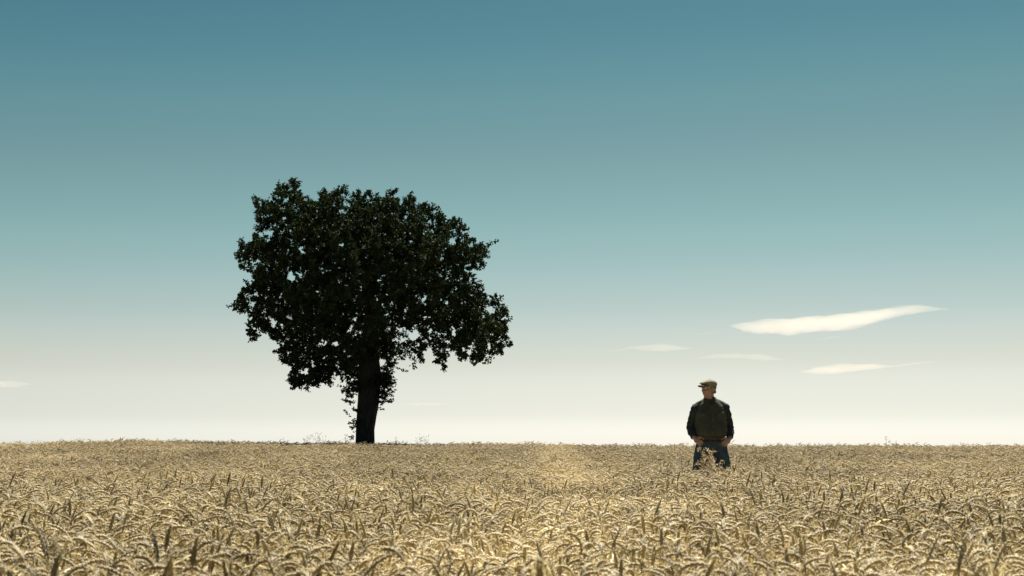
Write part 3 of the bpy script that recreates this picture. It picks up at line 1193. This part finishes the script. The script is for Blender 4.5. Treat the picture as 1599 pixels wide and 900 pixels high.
for s_ in (-1, 1):
    m_ = MB()
    m_.ball(hp(s_ * 0.030, -0.0785, 0.010), 0.0115)
    e_ = link('eye', m_.mesh('eye'), M_eye, person, smooth=True)
    m_ = MB()
    m_.ball(hp(s_ * 0.030 - 0.002, -0.0875, 0.010), (0.0052, 0.0030, 0.0052), HROT)
    link('iris', m_.mesh('iris'), M_iris, e_, smooth=True)
for s_ in (-1, 1):
    m_ = MB()
    m_.limb([hp(s_ * 0.014, -0.097, 0.031), hp(s_ * 0.030, -0.095, 0.036), hp(s_ * 0.048, -0.082, 0.031)], [0.0035, 0.0045, 0.003], 8)
    link('eyebrow', m_.mesh('eyebrow'), M_hair, person, smooth=True)
# hair round the sides and back
m_ = MB()
m_.ball(hp(0, 0.030, 0.020), (0.0800, 0.076, 0.070), HROT, 24, 16)
for s_ in (-1, 1):
    m_.limb([hp(s_ * 0.072, -0.012, 0.030), hp(s_ * 0.073, -0.016, -0.008)], [0.010, 0.006], 8)
m_.limb([hp(-0.035, 0.062, -0.040), hp(0.035, 0.062, -0.040)], [0.026, 0.026], 10)
hair_me = remeshed(m_, 'hair', 0.005, 2)
wrinkle(hair_me, lambda c: 0.003 * mnoise.noise(c * 90))
link('hair', hair_me, M_hair, person, smooth=True)

# flat cap
cap_o = None
rings = []
NRG = 32
CT = R(10)


def cap_pt(x, y, z):
    v = Matrix.Rotation(-CT, 3, 'X') @ Vector((x, y, z))
    return hp(v.x, v.y, v.z + 0.053)


for (sc_, zz, sh, bulge) in ((0.985, -0.020, 0.000, 0), (1.03, 0.000, 0.000, 0), (1.15, 0.010, -0.004, 1), (1.17, 0.022, -0.006, 1), (1.04, 0.043, -0.004, 1), (0.78, 0.058, 0.0, 1), (0.45, 0.066, 0.004, 1), (0.12, 0.069, 0.004, 1)):
    g = []
    for k in range(NRG):
        an = 2 * math.pi * k / NRG
        cx, cy = math.cos(an), math.sin(an)
        front = max(0, -cy)
        back = max(0, cy)
        rx, ry = 0.084 * sc_, 0.104 * sc_ * (1 + 0.10 * front * bulge)
        zz2 = zz - 0.026 * front ** 2 * bulge + 0.006 * back * bulge - (0.010 * back * (zz < 0.02))
        g.append(cap_pt(cx * rx, cy * ry + sh + 0.006, zz2))
    rings.append(g)
m_ = MB()
m_.loft(rings)
cap_me = m_.mesh('flat_cap')
cap_o = link('flat_cap', cap_me, M_cap, person, smooth=True)
sub = cap_o.modifiers.new('sub', 'SUBSURF')
sub.levels = sub.render_levels = 1
m_ = MB()
vr = []
for j in range(6):
    t = j / 5
    top, bot = [], []
    for k in range(13):
        an = R(-90 - 62 + 124 * k / 12)
        reach = 0.070 + (0.080 * t) * max(0.0, math.cos(an + math.pi / 2)) ** 0.7
        x, y = 0.80 * reach * math.cos(an), reach * math.sin(an) * 1.06
        z = -0.006 - 0.028 * t - 0.006 * abs(math.cos(an)) * t
        top.append(cap_pt(x, y, z + 0.003))
        bot.append(cap_pt(x, y, z - 0.003))
    vr.append(top + bot[::-1])
m_.loft(vr)
link('cap_peak', m_.mesh('cap_peak'), M_cap, cap_o, smooth=True)
m_ = MB()
m_.ball(cap_pt(0, 0.010, 0.070), (0.008, 0.008, 0.004), HROT, 10, 6)
link('cap_button', m_.mesh('cap_button'), M_cap, cap_o, smooth=True)


# jacket
def ring(cx, cy, z, rx, ry, n=40, pw=2.4, belly=0.0):
    g = []
    for k in range(n):
        an = 2 * math.pi * k / n
        c, s2 = math.cos(an), math.sin(an)
        x = rx * math.copysign(abs(c) ** (2 / pw), c)
        y = ry * math.copysign(abs(s2) ** (2 / pw), s2)
        if y < 0:
            y *= 1 + belly
        g.append((cx + x, cy + y, z))
    return g


jm = MB()
jm.loft([ring(0, 0.015, z, rx, ry, belly=b) for (z, rx, ry, b) in
         ((1.035, 0.172, 0.132, .12), (1.05, 0.186, 0.145, .18), (1.08, 0.206, 0.160, .24), (1.13, 0.212, 0.162, .24), (1.20, 0.212, 0.158, .18), (1.30, 0.208, 0.150, .06),
          (1.38, 0.196, 0.136, 0), (1.435, 0.172, 0.116, 0), (1.475, 0.132, 0.098, 0), (1.505, 0.096, 0.084, 0), (1.53, 0.078, 0.074, 0))])
for s_ in (-1, 1):
    jm.limb([(s_ * 0.05, 0.02, 1.505), (s_ * 0.10, 0.015, 1.470), SHO[s_] + Vector((-s_ * 0.01, 0.005, 0.0))], [0.034, 0.045, 0.066], 16)
SLEEVES = {}
for s_ in (-1, 1):
    a0, a1, a2 = SHO[s_], ELB[s_], WRI[s_]
    sm_ = SLEEVES[s_] = MB()
    sm_.limb([a0 + Vector((-s_ * 0.06, 0.005, 0.012)), a0 + Vector((s_ * 0.004, 0, -0.004)), a0.lerp(a1, 0.35), a0.lerp(a1, 0.7), a1, a1.lerp(a2, 0.3), a1.lerp(a2, 0.62), a1.lerp(a2, 0.80)],
            [0.060, 0.068, 0.069, 0.064, 0.061, 0.060, 0.057, 0.048], 18)


def folds(c):
    arm = min(1.0, max(0.0, (abs(c.x) - 0.17) / 0.06))
    v = 0.007 * mnoise.noise(Vector((c.x * 9, c.y * 9, c.z * 16)))
    v += 0.005 * mnoise.noise(Vector((c.x * 22 + 5, c.y * 22, c.z * 30 - c.x * 18)))
    v += arm * 0.007 * mnoise.noise(Vector((c.x * 16, c.y * 16, c.z * 34 + c.x * 20)))
    low = max(0.0, 1 - abs(c.z - 1.08) / 0.07)
    v += low * 0.006 * math.sin(math.atan2(c.y, c.x) * 17 + 2 * mnoise.noise(c * 15))
    return v


jk = remeshed(jm, 'jacket', 0.009, 4)
wrinkle(jk, folds)
jacket = link('jacket', jk, M_jacket, person, smooth=True)
for s_ in (-1, 1):
    sk = remeshed(SLEEVES[s_], 'sleeve', 0.008, 4)
    wrinkle(sk, folds)
    link('sleeve', sk, M_sleeve, jacket, smooth=True)
# waistband, cuffs, collar, pockets, placket, shoulder straps
m_ = MB()
m_.loft([ring(0, 0.015, z, rx, ry, belly=b) for (z, rx, ry, b) in ((1.002, 0.166, 0.130, .12), (1.006, 0.172, 0.135, .14), (1.022, 0.175, 0.138, .15), (1.040, 0.175, 0.138, .15), (1.046, 0.170, 0.134, .14))])
wb = m_.mesh('waistband')
wrinkle(wb, lambda c: 0.0025 * math.sin(math.atan2(c.y, c.x) * 40))
link('waistband', wb, M_jacket, jacket, smooth=True)
for s_ in (-1, 1):
    a1, a2 = ELB[s_], WRI[s_]
    m_ = MB()
    m_.tube([a1.lerp(a2, 0.74), a1.lerp(a2, 0.77), a1.lerp(a2, 0.93), a1.lerp(a2, 0.96)], [0.040, 0.044, 0.041, 0.037], 18)
    link('cuff', m_.mesh('cuff'), M_sleeve, jacket, smooth=True)
    # collar leaf
    m_ = MB()
    rows = []
    for j in range(6):
        t = j / 5
        top, bot = [], []
        for k in range(10):
            an = R(90) - s_ * R(168) * (k / 9)
            f = k / 9
            r1 = 0.071 + 0.030 * t + 0.012 * f * t
            z = 1.572 - 0.050 * t - 0.052 * f - 0.030 * t * f * f
            base = Vector((-0.004 + r1 * math.cos(an) * 1.04, 0.012 + r1 * math.sin(an) * 1.0 - 0.012 * f, z))
            nr = Vector((math.cos(an), math.sin(an), 0.6)).normalized() * 0.003
            top.append(base + nr)
            bot.append(base - nr)
        rows.append(top + bot[::-1])
    m_.loft(rows)
    link('collar', m_.mesh('collar'), M_jacket, jacket, smooth=True)


def front_y(x, z):
    """Depth of the jacket front at (x, z)."""
    best = None
    ok_, loc, nn, _ = jacket.ray_cast(Vector((x, -1.0, z)), Vector((0, 1, 0)))
    return loc.y if ok_ else -0.14


bpy.context.view_layer.update()


def patch(name, x0, x1, z0, z1, thick, mat, par, nx=8, nz=8, flap=False):
    """A cloth panel lying on the jacket front."""
    m = MB()
    fr, bk = [], []
    for j in range(nz + 1):
        for i in range(nx + 1):
            u, v = i / nx, j / nz
            x, z = x0 + (x1 - x0) * u, z0 + (z1 - z0) * v
            if flap and v == 0:
                z -= 0.012 * (1 - abs(2 * u - 1))
            y = front_y(x, z)
            e = min(u, 1 - u, v, 1 - v)
            fr.append((x, y - thick * (0.55 if e == 0 else 1), z))
            bk.append((x, y + 0.006, z))
    n_ = nx + 1
    off = len(fr)
    fs = []
    for j in range(nz):
        for i in range(nx):
            a = j * n_ + i
            fs.append((a, a + 1, a + n_ + 1, a + n_))
            fs.append((a + off + n_, a + off + n_ + 1, a + off + 1, a + off))
    edge = [i for i in range(n_)] + [j * n_ + nx for j in range(1, nz + 1)] + [nz * n_ + i for i in range(nx - 1, -1, -1)] + [j * n_ for j in range(nz - 1, 0, -1)]
    for q in range(len(edge)):
        a, b = edge[q], edge[(q + 1) % len(edge)]
        fs.append((a + off, b + off, b, a))
    m.add(fr + bk, fs)
    return link(name, m.mesh(name), mat, par, smooth=False)


for s_ in (-1, 1):
    xa, xb = (s_ * 0.055, s_ * 0.160) if s_ > 0 else (-0.160, -0.055)
    pk = patch('chest_pocket', xa, xb, 1.235, 1.345, 0.006, M_jacket, jacket)
    patch('pocket_flap', xa - 0.003, xb + 0.003, 1.318, 1.358, 0.012, M_jacket, pk, 8, 4, True)
patch('placket', -0.018, 0.018, 1.05, 1.47, 0.006, M_jacket, jacket, 3, 20)
for z in (1.09, 1.17, 1.25, 1.33, 1.41):
    m_ = MB()
    m_.ball((0, front_y(0, z) - 0.008, z), (0.008, 0.004, 0.008), None, 10, 6)
    link('button', m_.mesh('button'), M_brass, jacket, smooth=True)
for s_ in (-1, 1):
    m_ = MB()
    rows = []
    for j in range(7):
        t = j / 6
        x = s_ * (0.085 + 0.125 * t)
        fr, bk = [], []
        for i in range(5):
            y = -0.030 + 0.055 * i / 4
            ok_, loc, nn, _ = jacket.ray_cast(Vector((x, y, 1.9)), Vector((0, 0, -1)))
            z = loc.z if ok_ else 1.5
            fr.append((x, y, z + 0.007))
            bk.append((x, y, z - 0.004))
        rows.append(fr + bk[::-1])
    m_.loft(rows)
    link('shoulder_strap', m_.mesh('shoulder_strap'), M_jacket, jacket)
# shirt at the throat
m_ = MB()
m_.loft([ring(-0.006, 0.012, z, rx, ry, 28, 2.0) for (z, rx, ry) in ((1.47, 0.083, 0.090), (1.51, 0.070, 0.074), (1.540, 0.066, 0.069), (1.552, 0.064, 0.066))])
link('shirt', m_.mesh('shirt'), M_shirt, person, smooth=True)

# trousers
tm_ = MB()
tm_.loft([ring(0, 0.018, z, rx, ry, 36, 2.3) for (z, rx, ry) in ((1.035, 0.160, 0.125), (1.0, 0.166, 0.130), (0.95, 0.178, 0.138), (0.90, 0.186, 0.138), (0.85, 0.180, 0.125))])
for s_ in (-1, 1):
    h_, k_, a_ = HIP[s_], KNE[s_], ANK[s_]
    tm_.limb([h_ + Vector((0, 0, -0.03)), h_.lerp(k_, 0.35), h_.lerp(k_, 0.7), k_, k_.lerp(a_, 0.35), k_.lerp(a_, 0.7), a_ + Vector((0, 0, 0.0))], [0.106, 0.102, 0.096, 0.090, 0.086, 0.084, 0.080], 18)
tk = remeshed(tm_, 'trousers', 0.010, 4)
wrinkle(tk, lambda c: 0.006 * mnoise.noise(Vector((c.x * 14, c.y * 14, c.z * 9))) + 0.004 * mnoise.noise(Vector((c.x * 25, c.y * 25, c.z * 40))))
trousers = link('trousers', tk, M_trouser, person, smooth=True)
m_ = MB()
m_.loft([ring(0, 0.017, z, rx, ry, 36, 2.3) for (z, rx, ry) in ((0.968, 0.181, 0.143), (0.972, 0.184, 0.146), (0.998, 0.180, 0.143), (1.002, 0.176, 0.140))])
belt = link('belt', m_.mesh('belt'), M_dark, trousers, smooth=True)
m_ = MB()
m_.tube([(-0.024, -0.131, 0.965), (0.024, -0.131, 0.965), (0.024, -0.131, 1.005), (-0.024, -0.131, 1.005), (-0.024, -0.131, 0.965)], 0.0035, 6)
link('buckle', m_.mesh('buckle'), M_brass, belt)
for s_ in (-1, 1):
    m_ = MB()
    a_ = ANK[s_]
    m_.limb([a_ + Vector((0, 0.01, 0.12)), a_ + Vector((0, 0.01, 0.03))], [0.052, 0.052])
    m_.limb([a_ + Vector((0, 0.035, -0.04)), a_ + Vector((s_ * 0.02, -0.06, -0.040)), a_ + Vector((s_ * 0.045, -0.165, -0.052))], [0.046, 0.050, 0.038])
    bt = remeshed(m_, 'boot', 0.009, 2)
    for v in bt.vertices:
        v.co.z = max(v.co.z, 0.004)
    link('boot', bt, M_dark, person, smooth=True)

# ------------------------------------------------------------------ reddish seeding weed in front of the man's legs
wy = MAN_Y - 1.5
wx = at(1105, 700, wy).x
w_top = at(1105, 694, wy).z
gzw = float(ground_z(wx, wy))
dock = empty('seeding_weed', (wx, wy, gzw))
tag(dock, 'reddish brown seeding weed growing between the camera and the man\'s legs', 'weed')
rr = random.Random(31)
st_mb = MB()
HP, HD = [], []
for q in range(13):
    a1 = rr.uniform(0, 6.28)
    H = (w_top - gzw) * rr.uniform(0.74, 1.0)
    sp_ = rr.uniform(0.04, 0.20) * (1.15 if H < 0.86 else 0.6)
    tip = Vector((math.cos(a1) * sp_, math.sin(a1) * sp_ * 0.6, H))
    mid = Vector((tip.x * 0.4, tip.y * 0.4, H * 0.6))
    st_mb.tube([(rr.uniform(-.02, .02), rr.uniform(-.02, .02), 0), mid, tip], [0.0022, 0.0018, 0.001], 4)
    for k in range(15):
        t = rr.uniform(0.05, 1)
        o = mid.lerp(tip, t)
        a2 = rr.uniform(0, 6.28)
        e = o + Vector((math.cos(a2), math.sin(a2), rr.uniform(0, 1.2))).normalized() * rr.uniform(0.01, 0.06)
        st_mb.tube([o, e], [0.0014, 0.001], 3)
        for z in range(4):
            HP.append(np.array(e) + rng.normal(0, 0.008, 3))
            HD.append(rng.normal(0, 1, 3))
sd_ = tag(link('stem', st_mb.mesh('stem'), M_dock, dock), kind='stuff')
l_ = rng.uniform(0.009, 0.019, len(HP))
sh_ = link('seed_cluster', leaf_mesh('seed_cluster', np.array(HP), np.array(HD), l_, l_ * 0.8), M_dock, dock)
tag(sh_, kind='stuff')

# ------------------------------------------------------------------ snapped straw in the foreground
p0, p1 = at(240, 899, 3.75), at(287, 873, 3.95)
loose = MB()
loose.tube([p0 - (p1 - p0) * 0.9 - Vector((0, 0, 0.05)), p0, p0.lerp(p1, 0.5) + Vector((0, 0, 0.002)), p1, p1 + (p1 - p0) * 0.25], [0.0024, 0.0024, 0.0023, 0.0021, 0.0018], 6)
ls = link('snapped_straw', loose.mesh('snapped_straw'), M_straw, smooth=True)
tag(ls, 'pale snapped straw lying slanted across the wheat at the bottom left', 'straw')

# ------------------------------------------------------------------ clouds
def mat_cloud(name, dens):
    m, nd, lk, out = mat_new(name)
    v = nd.new('ShaderNodeVolumePrincipled')
    v.inputs['Color'].default_value = (0.99, 0.875, 0.77, 1)
    v.inputs['Density'].default_value = dens
    v.inputs['Anisotropy'].default_value = 0.1
    lk.new(v.outputs[0], out.inputs['Volume'])
    return m


def cloud(upper, lower, depth, label, tau, half_depth, seed=0):
    ux, uy = zip(*upper)
    lx, ly = zip(*lower)
    x0, x1 = min(ux[0], lx[0]), max(ux[-1], lx[-1])
    n, k_ = 44, 20
    mid = at((x0 + x1) / 2, (uy[len(uy) // 2] + ly[len(ly) // 2]) / 2, depth)
    rings = []
    for i in range(n + 1):
        t = 0.5 - 0.5 * math.cos(math.pi * i / n)
        x = x0 + (x1 - x0) * t
        a = at(x, float(np.interp(x, ux, uy)), depth)
        b = at(x, float(np.interp(x, lx, ly)), depth)
        c, h = (a + b) / 2, max((a.z - b.z) / 2, 0.15)
        hd = half_depth * (0.12 + min(1.0, h / (0.006 * depth))) * 0.9
        g = []
        for k in range(k_):
            an = 2 * math.pi * k / k_
            cs = math.cos(an)
            nz = 1 + 0.34 * mnoise.noise(Vector((c.x * 0.02 + seed, an * 0.8, c.z * 0.03))) + 0.20 * mnoise.noise(Vector((c.x * 0.07, an * 2, seed)))
            g.append((c.x - mid.x, hd * cs * abs(cs) ** 0.8 * nz, c.z - mid.z + h * 1.04 * math.sin(an) * nz))
        rings.append(g)
    m = MB()
    m.loft(rings)
    o = link('cloud', m.mesh('cloud'), mat_cloud('cloud_vapour', tau / (2 * half_depth)), smooth=True)
    o.location = mid
    tag(o, label, 'cloud', 'small flat clouds low in the sky')
    return o


cloud([(1139, 508), (1165, 503), (1200, 500), (1250, 496), (1300, 491), (1350, 485), (1400, 479), (1430, 477), (1480, 483)],
      [(1139, 509), (1165, 518), (1195, 522), (1230, 522), (1270, 519), (1320, 515), (1360, 509), (1380, 501), (1410, 493), (1440, 488), (1480, 484)],
      3600, 'largest cloud, a long white streak slanting above the man', 0.47, 120, 1)
cloud([(975, 543), (1000, 539), (1020, 537), (1045, 538), (1082, 544)], [(975, 545), (1000, 547), (1030, 549), (1060, 548), (1082, 545)],
      4000, 'thin white cloud left of and above the man\'s cap, leftmost of the group', 0.22, 70, 2)
cloud([(1086, 559), (1120, 553), (1150, 552), (1190, 553), (1226, 561)], [(1086, 560.5), (1120, 560), (1160, 560), (1200, 564), (1226, 562)],
      4000, 'thin flat cloud directly above the man\'s head', 0.20, 70, 3)
cloud([(1250, 580), (1280, 572), (1320, 569), (1360, 568), (1396, 571), (1425, 567), (1462, 564)], [(1250, 582), (1280, 585), (1320, 583), (1360, 578), (1396, 573.5), (1425, 570), (1462, 565)],
      3800, 'lowest pale cloud with a thin tail, right of the man\'s head', 0.35, 80, 4)
cloud([(1278, 530), (1295, 525), (1312, 525)], [(1278, 531), (1295, 530), (1312, 527)], 3800, 'tiny wisp of cloud just under the largest cloud', 0.12, 40, 5)
cloud([(1085, 523), (1105, 518), (1128, 517)], [(1085, 524), (1105, 523), (1128, 520)], 3800, 'faint wisp of cloud left of the largest cloud\'s tip', 0.08, 40, 6)
cloud([(942, 549), (958, 545), (978, 544)], [(942, 551), (958, 551), (978, 549)], 4000, 'faint wisp of cloud at the far left end of the group', 0.08, 40, 7)
cloud([(-60, 596), (-20, 595), (20, 595), (52, 599)], [(-60, 603), (-20, 606), (20, 605), (52, 600)], 4200, 'pale cloud cut by the left edge of the picture', 0.22, 70, 8)
cloud([(628, 631), (650, 628), (680, 628), (706, 631)], [(628, 632.5), (650, 635), (680, 635), (706, 632)], 4200, 'faint low cloud just right of the tree trunk', 0.12, 60, 9)
